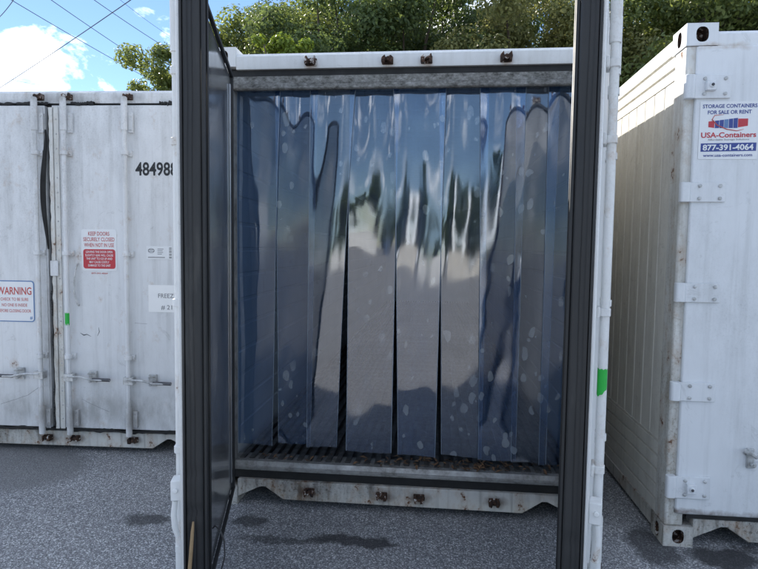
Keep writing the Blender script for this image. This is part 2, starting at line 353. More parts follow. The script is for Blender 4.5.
def text(name, body, parent, x, y, z, size, mat, width=None, bold=0.0, align='CENTER', rot=0.0):
    cu = bpy.data.curves.new(name, 'FONT'); cu.body = body; cu.size = 1; cu.offset = bold; cu.resolution_u = 3
    ob = bpy.data.objects.new(name, cu)
    me = bpy.data.meshes.new_from_object(ob); bpy.data.objects.remove(ob); bpy.data.curves.remove(cu)
    co = np.array([v.co[:] for v in me.vertices]); w = co[:, 0].max() - co[:, 0].min()
    h = 0.70
    sc = size / h; sx = (width / w) if width else sc
    px = (co[:, 0] - co[:, 0].min()) * sx; pz = co[:, 1] * sc
    px -= {'CENTER': w * sx / 2, 'LEFT': 0, 'RIGHT': w * sx}[align]
    c, s_ = math.cos(rot), math.sin(rot)
    for i, vtx in enumerate(me.vertices): vtx.co = (x + px[i] * c - pz[i] * s_, y, z + px[i] * s_ + pz[i] * c)
    me.materials.clear(); me.materials.append(MAT[mat]); me.update()
    return link(name, me, parent)

def round_rect(x0, x1, z0, z1, r, n=5):
    pts = []
    for cx, cz, a0 in ((x1 - r, z1 - r, 0), (x0 + r, z1 - r, 90), (x0 + r, z0 + r, 180), (x1 - r, z0 + r, 270)):
        pts += [(cx + r * math.cos(math.radians(a0 + 90 * k / n)), cz + r * math.sin(math.radians(a0 + 90 * k / n))) for k in range(n + 1)]
    return pts

# ------------------------------------------------------------------ ground
mb = MB(); mb.add([(-900, -900, 0), (900, -900, 0), (900, 900, 0), (-900, 900, 0)], [(0, 1, 2, 3)])
struct(mb.build('asphalt_ground', 'asphalt', smooth=0))

# ------------------------------------------------------------------ container shell
HW, HT, LEN = 1.219, 2.896, 12.19
def casting(parent, sx, front, top, y_len=12.19, paint='white_trim'):
    z0, z1 = (HT - 0.118, HT) if top else (0, 0.118)
    xo, xi = sx * HW, sx * (HW - 0.162)
    y0, y1 = (0, 0.178) if front else (y_len - 0.178, y_len)
    mb = MB()
    xa, xb = min(xo, xi), max(xo, xi)
    skip = {'front' if front else 'back', 'left' if sx < 0 else 'right'}
    mb.box(xa, xb, y0, y1, z0, z1, skip=skip)
    yf = y0 if front else y1; dy = 1 if front else -1
    face_with_hole(mb, lambda a, b, d: (a, yf + dy * d, b), xa, xb, z0, z1, 0.032, 0.040, 0.075)
    face_with_hole(mb, lambda a, b, d: (xo - sx * d, a, b), y0, y1, z0, z1, 0.026, 0.042, 0.06)
    return mb.build('corner_casting', [MAT[paint], MAT['rust']], parent)
_side = {}
def side_mesh(sx, mat):
    if (sx, mat) in _side: return _side[(sx, mat)]
    mb = MB(); X = lambda d: sx * (HW - 0.012 - d)
    y0, y1 = 0.151, LEN - 0.151
    # pressed upright flutes in the main field
    z0, z1 = 0.56, 2.64; pitch = 0.155; y = y0
    prof = [(X(0.012), y0)]
    while y + pitch < y1:
        prof += [(X(0.0105), y + 0.005), (X(0.0065), y + 0.012), (X(0.0065), y + pitch - 0.012), (X(0.0105), y + pitch - 0.005)]
        y += pitch
    prof += [(X(0.012), y1)]
    v = [(a, b, z) for z in (z0, z1) for a, b in prof]; n = len(prof)
    mb.add(v, [(i, i + 1, n + i + 1, n + i) for i in range(n - 1)])
    # horizontal pressings, low band and upper band
    def band(zs):
        pr = []
        for d, z in zs: pr.append((X(d), z))
        k = len(pr); vv = [(a, yy, z) for yy in (y0, y1) for a, z in pr]
        mb.add(vv, [(i, k + i, k + i + 1, i + 1) for i in range(k - 1)])
    low = [(0.002, 0.12)]; z = 0.12
    for k in range(5):
        low += [(0.002, z + 0.070), (0.014, z + 0.076), (0.014, z + 0.082), (0.002, z + 0.088)]; z += 0.088
    low += [(0.012, 0.56)]; band(low)
    band([(0.010, 2.64), (0.004, 2.646), (0.004, 2.70), (0.010, 2.705), (0.010, 2.712), (0.0, 2.717), (0.0, 2.775), (0.010, 2.782), (-0.006, 2.79), (-0.006, 2.872), (0.03, 2.885)])
    me = mb.mesh('side_wall', mat, 20); _side[(sx, mat)] = me
    return me
def sill_profile():
    h = HW - 0.162
    return [(-h, 0.115), (-h, 0.05), (-0.905, 0.124), (-0.875, 0.124), (-0.755, 0.045), (0.755, 0.045), (0.875, 0.124), (0.905, 0.124), (h, 0.05), (h, 0.115), (h, 0.168), (-h, 0.168)]
def shell(root, paint, sidepaint, sillmat, postmat):
    for sx in (-1, 1):
        for fr in (True, False):
            casting(root, sx, fr, True, paint=paint); casting(root, sx, fr, False, paint=sillmat)
        link('side_wall', side_mesh(sx, sidepaint), root)
        for y0, y1 in ((0.004, 0.150), (LEN - 0.150, LEN - 0.004)):
            mb = MB(); a, b = sorted((sx * (HW - 0.004), sx * (HW - 0.105)))
            mb.box(a, b, y0, y1, 0.1185, HT - 0.1185); mb.build('corner_post', postmat, root, 0.012, 3)
        mb = MB(); a, b = sorted((sx * (HW - 0.008), sx * (HW - 0.09))); mb.box(a, b, 0.1785, LEN - 0.1785, 0.03, 0.118); mb.build('bottom_rail', sillmat, root)
    mb = MB(); mb.box(-HW + 0.04, HW - 0.04, 0.1, LEN - 0.1, 2.80, 2.868); mb.build('roof', paint, root)
    mb = MB(); mb.box(-HW + 0.11, HW - 0.11, LEN - 0.09, LEN - 0.01, 0.13, 2.78); mb.build('end_wall', paint, root)
    mb = MB(); mb.prism(sill_profile(), 'xz', 0.006, 0.11); mb.build('sill_rail', sillmat, root, 0.004, 1)
    mb = MB(); h = HW - 0.1625
    mb.prism([(0.008, 2.762), (0.004, 2.775), (0.004, 2.838), (0.03, 2.860), (0.30, 2.872), (0.30, 2.80), (0.12, 2.80), (0.12, 2.762)], 'yz', -h, h)
    mb.build('header_beam', paint, root)

def keeper(root, x, z, up):
    """rusty cam keeper: two lugs and a claw on the rail"""
    mb = MB(); rnd = random.Random(int(x * 1000) + int(z * 100)); J = lambda a=0.006: rnd.uniform(-a, a)
    mb.box(x - 0.034, x + 0.034, -0.007, 0.010, z - 0.024, z + 0.020)
    for dx in (-0.030, 0.014):
        mb.prism([(x + dx + J(), z - 0.024 + J()), (x + dx + 0.016 + J(), z - 0.022 + J()), (x + dx + 0.020 + J(), z + 0.004 + J()), (x + dx + 0.010 + J(), z + 0.026 + J()), (x + dx - 0.004 + J(), z + 0.012 + J())], 'xz', -0.040 + J(0.004), -0.006)
    mb.prism([(x - 0.022 + J(), z + 0.002 + J()), (x + 0.004, z - 0.014 + J()), (x + 0.024 + J(), z + 0.006), (x + 0.002 + J(), z + 0.018)], 'xz', -0.034 + J(0.006), -0.005)
    mb.tube([(x - 0.03, -0.024, z + J()), (x + 0.032, -0.022, z + J(0.01))], 0.0075, 7)
    return mb.build('cam_keeper', 'rust', root, 0.003, 1)

def lock_rod(root, x, y, z0, z1, mat, guides=(2.37, 1.60, 0.79), ends=True, seg_top=0.25, xdir=None):
    mb = MB(); mb.tube([(x, y, z0), (x, y, z1)], 0.0175, 14)
    mb.tube([(x, y, z1 - seg_top), (x, y, z1 - 0.005)], 0.0235, 14); mb.tube([(x, y, z0 + 0.005), (x, y, z0 + 0.23)], 0.0235, 14)
    rod = mb.build('lock_rod', mat, root)
    for gz in guides:
        g = MB(); g.box(x - 0.042, x + 0.042, y + 0.021, y + 0.045, gz - 0.022, gz + 0.022)
        g.prism(round_rect(x - 0.027, x + 0.027, y - 0.025, y + 0.030, 0.018), 'xy', gz - 0.016, gz + 0.016)
        g.tube([(x + 0.034, y + 0.024, gz), (x + 0.034, y + 0.012, gz)], 0.007, 8); g.tube([(x - 0.034, y + 0.024, gz), (x - 0.034, y + 0.012, gz)], 0.007, 8)
        g.build('rod_guide', mat, rod, 0.002, 1)
    for gz, hgt in ((z1 - 0.19, 0.15), (z0 + 0.13, 0.13)):
        g = MB(); g.box(x + 0.020, x + 0.055, y + 0.018, y + 0.043, gz - hgt / 2, gz + hgt / 2)
        for dz in (-0.35, 0.35): g.tube([(x + 0.040, y + 0.02, gz + dz * hgt), (x + 0.040, y + 0.010, gz + dz * hgt)], 0.006, 8)
        g.build('rod_bracket', mat, rod, 0.002, 1)
    return rod

def handle(root, x, y, z, length, sgn, mat='galv'):
    mb = MB()
    mb.box(min(x - sgn * 0.03, x + sgn * 0.045), max(x - sgn * 0.03, x + sgn * 0.045), y - 0.026, y + 0.026, z - 0.028, z + 0.028)
    pts = [(x + sgn * t * length, y - 0.022 - 0.012 * math.sin(t * math.pi), z + (0.010 if t < 0.35 else 0.010 - 0.022 * min(1, (t - 0.35) * 4))) for t in [k / 10 for k in range(11)]]
    mb.tube(pts, 0.0085, 8)
    h = mb.build('lock_handle', mat, root)
    c = MB(); xc = x + sgn * length * 0.52
    c.box(xc - 0.030, xc + 0.030, y + 0.02, y + 0.042, z - 0.045, z + 0.045)
    c.tube([(xc - 0.02, y + 0.02, z + 0.03), (xc, y - 0.04, z + 0.038), (xc + 0.02, y + 0.02, z + 0.03)], 0.008, 6)
    c.tube([(xc, y + 0.02, z - 0.02), (xc, y - 0.02, z - 0.03)], 0.011, 8)
    c.build('handle_catch', mat, root, 0.003, 1)
    g = MB(); xa, xb = sorted((x + sgn * length * 0.60, x + sgn * length)); g.tube([(xa, y - 0.024, z - 0.010), (xb, y - 0.022, z - 0.012)], 0.0135, 10)
    g.build('grip', 'dark', h)
    return h

def hinge_plate(parent, x0, x1, zc, h, mat, y=-0.03, lug=False, holder='hinge_plate'):
    """strap hinge on the door's front, its knuckle round the post corner; x0 is the post side"""
    s = 1 if x1 > x0 else -1
    mb = MB(); a, b = sorted((x0 + s * 0.05, x1)); mb.box(a, b, y, y + 0.014, zc - h / 2, zc + h / 2)
    a, b = sorted((x0, x0 + s * 0.052)); mb.prism(round_rect(a, b, y - 0.008, y + 0.034, 0.014), 'xy', zc - h / 2, zc + h / 2)
    o = mb.build(holder, mat, parent, 0.0025, 1)
    for bx in (x0 + s * 0.098, x1 - s * 0.030):
        for bz in (-0.32, 0.32):
            q = MB(); q.tube([(bx, y + 0.002, zc + bz * h), (bx, y - 0.006, zc + bz * h), (bx, y - 0.008, zc + bz * h)], [0.0095, 0.0095, 0.006], 10); q.build('bolt', 'galv', o)
    if lug:
        q = MB(); c = x0 + s * 0.125
        q.box(c - 0.026, c + 0.026, y - 0.026, y + 0.002, zc - 0.026, zc + 0.026)
        q.tube([(c, y - 0.024, zc), (c, y - 0.034, zc)], 0.014, 12)
        q.tube([(c, y - 0.032, zc), (c, y - 0.040, zc)], 0.008, 10, 1)
        q.build('lug_block', [MAT['white_right'], MAT['dark']], o, 0.003, 1)
    return o

# ------------------------------------------------------------------ centre container with open doors
cen = thing('refrigerated_container', 'white refrigerated shipping container with both doors open and hanging clear plastic strip curtain', 'container', (0, 0, 0))
shell(cen, 'white', 'white_side', 'sill', 'post')
for x in (-0.583, -0.117, 0.117, 0.583):
    keeper(cen, x, 2.797, True); keeper(cen, x, 0.112, False)
# door surround
mb = MB(); mb.box(-1.115, 1.115, 0.030, 0.12, 2.722, 2.7615); mb.build('head_seal_seat', 'black', cen)
mb = MB(); mb.prism([(0.020, 2.640), (0.014, 2.648), (0.014, 2.672), (0.022, 2.680), (0.022, 2.722), (0.14, 2.722), (0.14, 2.706), (0.045, 2.706), (0.045, 2.640)], 'yz', -1.115, 1.115); mb.build('head_frame', 'head', cen)
for sx in (-1, 1):
    mb = MB(); a, b = sorted((sx * 1.114, sx * 1.078)); mb.box(a, b, 0.018, 0.075, 0.285, 2.639); mb.build('jamb_frame', 'alu', cen, 0.003, 1)
    mb = MB(); a, b = sorted((sx * 1.1145, sx * 1.098)); mb.box(a, b, 0.004, 0.017, 0.24, 2.70); mb.build('jamb_seal', 'rubber', cen)
mb = MB(); mb.box(-1.115, 1.115, 0.035, 0.20, 0.1685, 0.226); mb.build('sill_seal_seat', 'black', cen)
mb = MB(); mb.prism([(0.018, 0.2265), (0.018, 0.236), (0.006, 0.240), (0.006, 0.252), (0.016, 0.256), (0.030, 0.282), (0.065, 0.284), (0.072, 0.272), (0.20, 0.272), (0.20, 0.2265)], 'yz', -1.113, 1.113)
mb.build('threshold', 'alu', cen)
# interior
fl = MB(); fl.box(-1.11, 1.11, 0.201, 11.6, 0.19, 0.236); fl = fl.build('interior_floor', 'floor', cen)
me = None; nb = 34; pitch = 2.17 / nb
for k in range(nb):
    if me is None:
        q = MB(); q.prism([(-0.004, 0.2365), (0.004, 0.2365), (0.004, 0.272), (0.0165, 0.274), (0.0165, 0.283), (-0.0165, 0.283), (-0.0165, 0.274), (-0.004, 0.272)], 'xz', 0.085, 11.4)
        me = q.mesh('tee_bar', 'floor')
    o = link('tee_bar', me, fl); o.location = (-1.085 + (k + 0.5) * pitch, 0.006 * math.sin(k * 2.3), 0.0015 * math.sin(k * 1.7))
for sx in (-1, 1):
    q = MB(); prof = [(sx * 1.115, 0.2365)]
    z = 0.30
    while z < 2.6:
        prof += [(sx * 1.115, z), (sx * 1.109, z + 0.008), (sx * 1.109, z + 0.145), (sx * 1.115, z + 0.153)]; z += 0.17
    prof += [(sx * 1.115, 2.72)]
    n = len(prof); v = [(a, yy, zz) for yy in (0.076, 11.6) for a, zz in prof]
    q.add(v, [(i, i + 1, n + i + 1, n + i) for i in range(n - 1)]); q.build('side_liner', 'liner', cen)
q = MB(); y = 0.141; prof = []
while y < 11.5:
    prof += [(y, 2.700), (y + 0.20, 2.700), (y + 0.21, 2.694), (y + 0.23, 2.694), (y + 0.24, 2.700)]; y += 0.2405
n = len(prof); v = [(xx, a, zz) for xx in (-1.114, 1.114) for a, zz in prof]
q.add(v, [(i, i + 1, n + i + 1, n + i) for i in range(n - 1)]); q.build('ceiling_liner', 'liner', cen)
q = MB(); q.box(-1.11, 1.11, 11.5, 11.58, 0.24, 2.70); bk = q.build('cooling_bulkhead', 'liner', cen)
for k in range(9):
    q = MB(); q.box(-0.9, 0.9, 11.47, 11.499, 2.05 + k * 0.055, 2.08 + k * 0.055); q.build('grille_slat', 'liner', bk)
# debris along the threshold
rnd = random.Random(5); q = MB()
for k in range(150):
    x = rnd.gauss(0.45, 0.28) if k < 110 else rnd.uniform(-1.0, 1.0); y = rnd.uniform(0.035, 0.20); z = 0.287 + rnd.random() * 0.014
    x = max(-1.05, min(1.05, x)); a = rnd.random() * 6.28; l = rnd.uniform(0.010, 0.030); w = l * 0.35
    d = Vector((math.cos(a), math.sin(a), rnd.uniform(-0.4, 0.5))); e = Vector((-math.sin(a), math.cos(a), rnd.uniform(-0.4, 0.4))); p = Vector((x, y, z))
    q.add([p - d * l, p + e * w + Vector((0, 0, 0.004)), p + d * l, p - e * w + Vector((0, 0, 0.006))], [(0, 1, 2), (0, 2, 3)])
deb = q.build('leaf_litter', 'dry_leaf', None, smooth=0); deb['kind'] = 'stuff'
tag(deb, 'dry brown leaf litter along the threshold of the open container', 'leaf litter')

# strip curtain
q = MB(); q.box(-1.075, 1.075, 0.125, 0.139, 2.652, 2.700); rail = q.build('curtain_rail', 'galv', cen)
strips = [  # top-left, top-right, bottom-left, bottom-right, bottom z, offset
    (-1.085, -0.800, -1.085, -0.855, 0.366, 0.000),
    (-0.840, -0.560, -0.815, -0.600, 0.384, 0.014),
    (-0.610, -0.320, -0.622, -0.424, 0.370, 0.000),
    (-0.360, -0.050, -0.364, -0.068, 0.352, 0.013),
    (-0.090, 0.240, -0.026, 0.214, 0.340, 0.000),
    (0.190, 0.500, 0.252, 0.508, 0.346, 0.014),
    (0.440, 0.720, 0.485, 0.720, 0.338, 0.001),
    (0.660, 0.920, 0.690, 0.905, 0.332, 0.015),
    (0.850, 1.080, 0.860, 1.080, 0.330, 0.002)]
for k, (a0, a1, b0, b1, zb, off) in enumerate(strips):
    rr = random.Random(40 + k); nu, nv = 18, 120
    ph = [rr.random() * 6.28 for _ in range(8)]; cur = rr.choice((-1, 1)) * rr.uniform(0.001, 0.0028); tilt = rr.uniform(-0.010, 0.010)
    v = []
    for j in range(nv + 1):
        t = j / nv; z = 2.66 + (zb - 2.66) * t
        top = math.exp(-t * 4.2); s = t ** 0.75
        for i in range(nu + 1):
            u = (0.0, 0.012, *[0.012 + 0.976 * (i_ + 1) / (nu - 2) for i_ in range(nu - 3)], 0.988, 1.0)[i]; x = (a0 + (b0 - a0) * s) * (1 - u) + (a1 + (b1 - a1) * s) * u
            y = 0.092 + off + tilt * t
            y += cur * ((2 * u - 1) ** 2) * 1.6 * (0.4 + 0.6 * t)
            y += 0.0034 * top * math.sin(2 * math.pi * 1.45 * u + ph[0] + 2.0 * t)
            y += 0.0020 * math.sin(2 * math.pi * (0.7 * u) + 4.5 * t + ph[1]) * (0.5 + 0.5 * t)
            y += 0.0008 * math.sin(2 * math.pi * (1.1 * u + ph[5]) + 9 * t + ph[2]) + 0.0003 * math.sin(27 * t + 4 * u + ph[3]) + 0.00008 * math.sin(61 * t + 9 * u + ph[4])
            y += 0.0065 * math.sin(2 * math.pi * 1.15 * t + ph[7]) * (0.3 + 0.7 * t) + 0.0013 * mnoise.noise((x * 7.0, z * 5.0, k * 3.7)) + 0.0024 * mnoise.noise((x * 3.0, z * 1.6, k * 5.1 + 9))
            zz = z + (0.006 * math.sin(3 * u + ph[6]) if j == nv else 0)
            v.append((x, y, zz))
    w = nu + 1
    q = MB(); q.add(v, [(j * w + i, j * w + i + 1, (j + 1) * w + i + 1, (j + 1) * w + i) for j in range(nv) for i in range(nu)])
    q.mi = [1 if (i in (0, nu - 1)) else 0 for j in range(nv) for i in range(nu)]
    q.build('plastic_strip', ['pvc', 'pvc_edge'], cen, smooth=180)

# open doors: u along the leaf from the hinge, v outward, built in leaf coordinates (x=u, y=-v for the right leaf mirrored)
def open_door(side, ang, label):
    A = math.radians(ang); DW, DT = 1.15, 0.100
    h = Vector((side * 1.06, -0.06, 0)); d = Vector((-side * math.cos(A), -math.sin(A), 0)); n = Vector((side * math.sin(A), -math.cos(A), 0))
    Z0, Z1 = 0.135, 2.705
    W = lambda p: (h + d * p[0] + n * p[1] + Vector((0, 0, p[2])))
    def build(mb, name, mats, parent, bev=0, smooth=32):
        mb.v = [tuple(W(p)) for p in mb.v]; return mb.build(name, mats, parent, bev, 2 if bev > 0.003 else 1, smooth)
    q = MB(); q.box(0.0, DW + 0.008, 0.086, DT, Z0 + 0.02, Z1 - 0.02)
    door = build(q, 'door', 'white', cen, 0.003); door['label'] = label
    q = MB(); q.box(0.02, DW - 0.012, 0.012, 0.0855, Z0 + 0.01, Z1 - 0.01); build(q, 'foam_core', 'black', door)
    # brushed liner with a shallow pressed frame
    q = MB(); v0 = 0.006
    q.prism([(0.045, v0), (DW - 0.050, v0), (DW - 0.050, 0.0118), (0.045, 0.0118)], 'xy', Z0 + 0.026, Z1 - 0.026)
    build(q, 'inner_liner', 'steel', door, 0.004)
    q = MB(); q.box(0.075, 0.115, -0.004, 0.0058, Z0 + 0.08, Z1 - 0.08); build(q, 'liner_batten', 'steel', door, 0.003)
    # ribbed compression seal on the free edge, lip and outer fin
    pr = [(DW - 0.012, 0.004), (DW + 0.002, 0.005), (DW + 0.009, 0.010), (DW + 0.012, 0.018), (DW + 0.012, 0.030), (DW + 0.010, 0.037), (DW + 0.007, 0.039), (DW + 0.007, 0.0405),
          (DW + 0.0095, 0.043), (DW + 0.0095, 0.055), (DW + 0.0065, 0.058), (DW + 0.0065, 0.061), (DW + 0.009, 0.064), (DW + 0.009, 0.073), (DW - 0.004, 0.076), (DW - 0.012, 0.0855)]
    q = MB(); rs = random.Random(int(ang * 10)); NS = 90; nrm_ = len(pr); wv1, wv2 = rs.random() * 6, rs.random() * 6; vv = []
    for k in range(NS + 1):
        z = Z0 + (Z1 - Z0) * k / NS; e = 0.0022 * math.sin(z * 3.1 + wv1) + 0.0014 * math.sin(z * 9.7 + wv2) + rs.uniform(-0.0007, 0.0007) - (0.006 if rs.random() < 0.03 else 0)
        vv += [(a + (e if a > DW else 0), b + 0.6 * e * (1 if 0.03 < b < 0.07 else 0), z) for a, b in pr]
    q.add(vv, [(k * nrm_ + i, k * nrm_ + (i + 1) % nrm_, (k + 1) * nrm_ + (i + 1) % nrm_, (k + 1) * nrm_ + i) for k in range(NS) for i in range(nrm_)] + [tuple(range(nrm_))[::-1], tuple(range(NS * nrm_, (NS + 1) * nrm_))])
    build(q, 'edge_seal', 'rubber', door, 0, 50)
    q = MB(); q.box(DW - 0.055, DW + 0.002, -0.012, 0.0035, Z0 + 0.002, Z1 - 0.002); q.box(DW - 0.060, DW - 0.040, -0.020, -0.0125, Z0 + 0.005, Z1 - 0.005)
    build(q, 'inner_lip_seal', 'rubber', door, 0.003)
    q = MB(); q.box(DW + 0.0035, DW + 0.020, 0.0765, 0.0850, Z0 + 0.005, Z1 - 0.005); build(q, 'outer_fin_seal', 'rubber', door, 0.002)
    for zz in (Z0, Z1 - 0.024):
        q = MB(); q.box(0.01, DW - 0.062, -0.012, 0.0055, zz + 0.001, zz + 0.023); build(q, 'cross_seal', 'rubber', door, 0.003)
    q = MB(); q.box(0.0, 0.044, -0.010, 0.0115, Z0, Z1); build(q, 'hinge_side_seal', 'rubber', door, 0.003)
    for u in (1.000, 0.56):
        V = 0.130
        q = MB(); q.tube([(u, V, 0.12), (u, V, 2.77)], 0.0175, 14); q.tube([(u, V, 2.50), (u, V, 2.765)], 0.0235, 14); q.tube([(u, V, 0.125), (u, V, 0.36)], 0.0235, 14)
        rod = build(q, 'lock_rod', 'white_trim', door)
        for gz in (2.42, 2.12, 1.42, 0.76, 0.30):
            g = MB(); g.box(u - 0.042, u + 0.042, DT, 0.113, gz - 0.022, gz + 0.022); g.prism(round_rect(u - 0.025, u + 0.025, 0.108, 0.153, 0.016), 'xy', gz - 0.016, gz + 0.016)
            build(g, 'rod_guide', 'white_trim', rod, 0.002)
        for gz in (2.79, 0.11):
            g = MB(); g.prism([(u - 0.03, V - 0.02), (u + 0.02, V - 0.028), (u + 0.034, V), (u + 0.01, V + 0.026), (u - 0.028, V + 0.018)], 'xy', gz - 0.018, gz + 0.018)
            build(g, 'cam_end', 'rust', rod, 0.003)
    # handle catch standing off the leaf by the free edge, handle hanging down
    q = MB(); q.box(1.040, 1.110, DT, 0.150, 0.565, 0.655); q.tube([(1.108, 0.130, 0.612), (1.118, 0.130, 0.612)], 0.012, 10)
    hd = build(q, 'handle_catch', 'white_trim', door, 0.004)
    q = MB(); q.tube([(1.09, 0.135, 0.56), (1.092, 0.141, 0.50), (1.092, 0.136, 0.44), (1.085, 0.128, 0.40)], [0.012, 0.0125, 0.013, 0.011], 10); build(q, 'handle', 'white_trim', hd)
    for zc in (2.5, 1.95, 1.40, 0.85, 0.38):
        q = MB(); q.box(-0.02, 0.20, DT + 0.001, DT + 0.014, zc - 0.05, zc + 0.05); q.tube([(-0.02, DT - 0.005, zc - 0.05), (-0.02, DT - 0.005, zc + 0.05)], 0.02, 12)
        hp = build(q, 'hinge_plate', 'white_trim', door, 0.002)
        for bu in (0.07, 0.165):
            for bz in (-0.03, 0.03):
                g = MB(); g.tube([(bu, DT + 0.012, zc + bz), (bu, DT + 0.021, zc + bz)], 0.009, 8); build(g, 'bolt', 'galv', hp)
    return door, build
ldoor, lb = open_door(-1, 75.6, 'left door leaf showing its dark metal lining and black edge seal')
rdoor, rb = open_door(1, 72.8, 'right door leaf seen edge-on with black seal and white lock rod')
# green tape tag on the right rod, torn strap and wire on the left leaf
q = MB(); rr = []
zt, zb = 1.185, 1.105
ring = [(1.000 + 0.0195 * math.cos(t), 0.130 + 0.0195 * math.sin(t)) for t in [math.radians(a) for a in range(-200, 110, 15)]]
n = len(ring); v = [(a, b, zt + 0.003 * math.sin(i * 2.1)) for i, (a, b) in enumerate(ring)] + [(a, b, zb - 0.034 * max(0.0, math.sin(math.pi * i / 20)) ** 2 + 0.003 * math.sin(i * 1.7)) for i, (a, b) in enumerate(ring)]
q.add(v, [(i, i + 1, n + i + 1, n + i) for i in range(n - 1)]); rb(q, 'green_tape', 'green', rdoor)
q = MB(); q.tube([(1.172, 0.045, 0.50), (1.178, 0.048, 0.46), (1.176, 0.054, 0.38), (1.180, 0.060, 0.30), (1.172, 0.066, 0.20)], [0.004, 0.007, 0.008, 0.008, 0.006], 7); lb(q, 'torn_strap', 'tan', ldoor)
q = MB(); q.tube([(1.08, -0.022, 0.42), (1.10, -0.035, 0.44), (1.13, -0.060, 0.435), (1.14, -0.078, 0.39), (1.135, -0.080, 0.32), (1.12, -0.066, 0.26), (1.10, -0.05, 0.22)], 0.0035, 6); lb(q, 'loose_wire', 'wire', ldoor)

# ------------------------------------------------------------------ left container, doors shut
LX, LYY, LA = -2.7844, 0.7244, 0.0387
lef = thing('refrigerated_container', 'white scuffed closed container numbered 484988 with warning stickers on its doors', 'container', (LX, LYY, 0), LA)
shell(lef, 'white_left', 'white_side', 'sill', 'post')
mb = MB(); mb.box(-1.113, 1.113, 0.020, 0.11, 0.1685, 2.7615); mb.build('seal_backing', 'black', lef)
rnd = random.Random(3)
# door leaves with slightly ragged meeting edges
def leaf(x0, x1, name='door'):
    q = MB(); q.box(x0, x1, -0.026, 0.018, 0.204, 2.738); d = q.build(name, 'white_left', lef, 0.006, 2)
    return d
ld = leaf(-1.108, -0.052); rd = leaf(0.004, 1.108)
def ragged(x0, x1, z0, z1, amp_l, amp_r, y0, y1, name, mat, parent, seed, bow=0):
    r = random.Random(seed); N = 60; L = []; Rr = []
    for k in range(N + 1):
        t = k / N; z = z0 + (z1 - z0) * t; b = bow * math.sin(math.pi * t)
        L.append((x0 + b + r.uniform(-amp_l, amp_l), z)); Rr.append((x1 + b + r.uniform(-amp_r, amp_r), z))
    q = MB()
    for k in range(N):
        v = [(L[k][0], y0, L[k][1]), (Rr[k][0], y0, Rr[k][1]), (Rr[k + 1][0], y0, Rr[k + 1][1]), (L[k + 1][0], y0, L[k + 1][1])]
        v += [(a, y1, c) for a, _, c in v]
        q.add(v, [(0, 1, 2, 3), (0, 4, 5, 1), (3, 2, 6, 7), (0, 3, 7, 4), (1, 5, 6, 2)])
    return q.build(name, mat, parent)
def ragged_h(x0, x1, zc, amp, y0, y1, name, mat, parent, seed):
    r = random.Random(seed); N = 70; q = MB(); a = b = 0.0; P = []
    for k in range(N + 1):
        a = 0.6 * a + r.uniform(-1, 1) * amp; b = 0.6 * b + r.uniform(-1, 1) * amp
        P.append((x0 + (x1 - x0) * k / N, zc - 0.009 + a, zc + 0.009 + b))
    for k in range(N):
        (xa, l0, h0), (xb, l1, h1) = P[k], P[k + 1]
        v = [(xa, y0, l0), (xb, y0, l1), (xb, y0, h1), (xa, y0, h0)]; v += [(p, y1, z) for p, _, z in v]
        q.add(v, [(0, 1, 2, 3), (0, 4, 5, 1), (3, 2, 6, 7)])
    return q.build(name, mat, parent)
ragged_h(-1.10, 1.10, 0.192, 0.009, -0.031, 0.0, 'perished_seal', 'black', lef, 31); ragged_h(-1.10, -0.02, 2.752, 0.005, -0.030, 0.0, 'perished_seal', 'black', lef, 32); ragged_h(0.16, 0.34, 2.752, 0.006, -0.030, 0.0, 'perished_seal', 'black', lef, 33); ragged_h(0.86, 1.02, 2.752, 0.009, -0.030, 0.0, 'perished_seal', 'black', lef, 34)
# astragal strip on the right leaf, perished seal showing as a black bulge
ragged(-0.012, 0.016, 0.20, 2.72, 0.0035, 0.001, -0.040, -0.027, 'astragal', 'post', rd, 11)
ragged(0.024, 0.060, 0.20, 2.72, 0.001, 0.001, -0.034, -0.027, 'edge_strip', 'post', rd, 12)
ragged(-0.098, -0.062, 0.20, 2.72, 0.001, 0.002, -0.033, -0.027, 'edge_strip', 'white_left', ld, 13)
q = MB(); N = 40; v = []
for k in range(N + 1):
    t = k / N; z = 1.63 + (2.55 - 1.63) * t; c = -0.038 - 0.036 * math.sin(math.pi * min(1, t * 1.08)) ** 1.2; w = 0.003 + 0.021 * math.sin(math.pi * t) ** 0.8
    v.append([(c - w, -0.036, z), (c - w * 0.5, -0.048, z), (c + w * 0.5, -0.048, z), (c + w, -0.036, z)])
for k in range(N):
    for i in range(3): q.add([v[k][i], v[k][i + 1], v[k + 1][i + 1], v[k + 1][i]], [(0, 1, 2, 3)])
q.build('perished_seal', 'black', lef)
for z0, z1 in ((1.10, 1.30), (0.86, 0.96), (0.22, 0.52)):
    ragged(-0.030, -0.010, z0, z1, 0.004, 0.005, -0.032, -0.0275, 'perished_seal', 'black', lef, int(z0 * 100))
for k in range(22):
    for x in (0.042,):
        z = 0.28 + k * 0.112; g = MB(); g.tube([(x, -0.034, z), (x, -0.039, z)], [0.007, 0.004], 8); g.build('rivet', 'galv', rd)
g = MB(); g.box(-0.022, 0.042, -0.052, -0.0405, 1.42, 1.54); g.build('cover_plate', 'white_left', lef, 0.004)
for i, x in enumerate((-0.105, 0.125, 0.605, -0.62)):
    lock_rod(lef, x, -0.072, 0.165, 2.79, 'white_left'); keeper(lef, x, 2.806, True); keeper(lef, x, 0.116, False)
handle(lef, 0.125, -0.072, 0.628, 0.34, 1); handle(lef, 0.605, -0.072, 0.612, 0.35, 1); handle(lef, -0.105, -0.072, 0.64, 0.36, -1); handle(lef, -0.62, -0.072, 0.64, 0.36, -1)
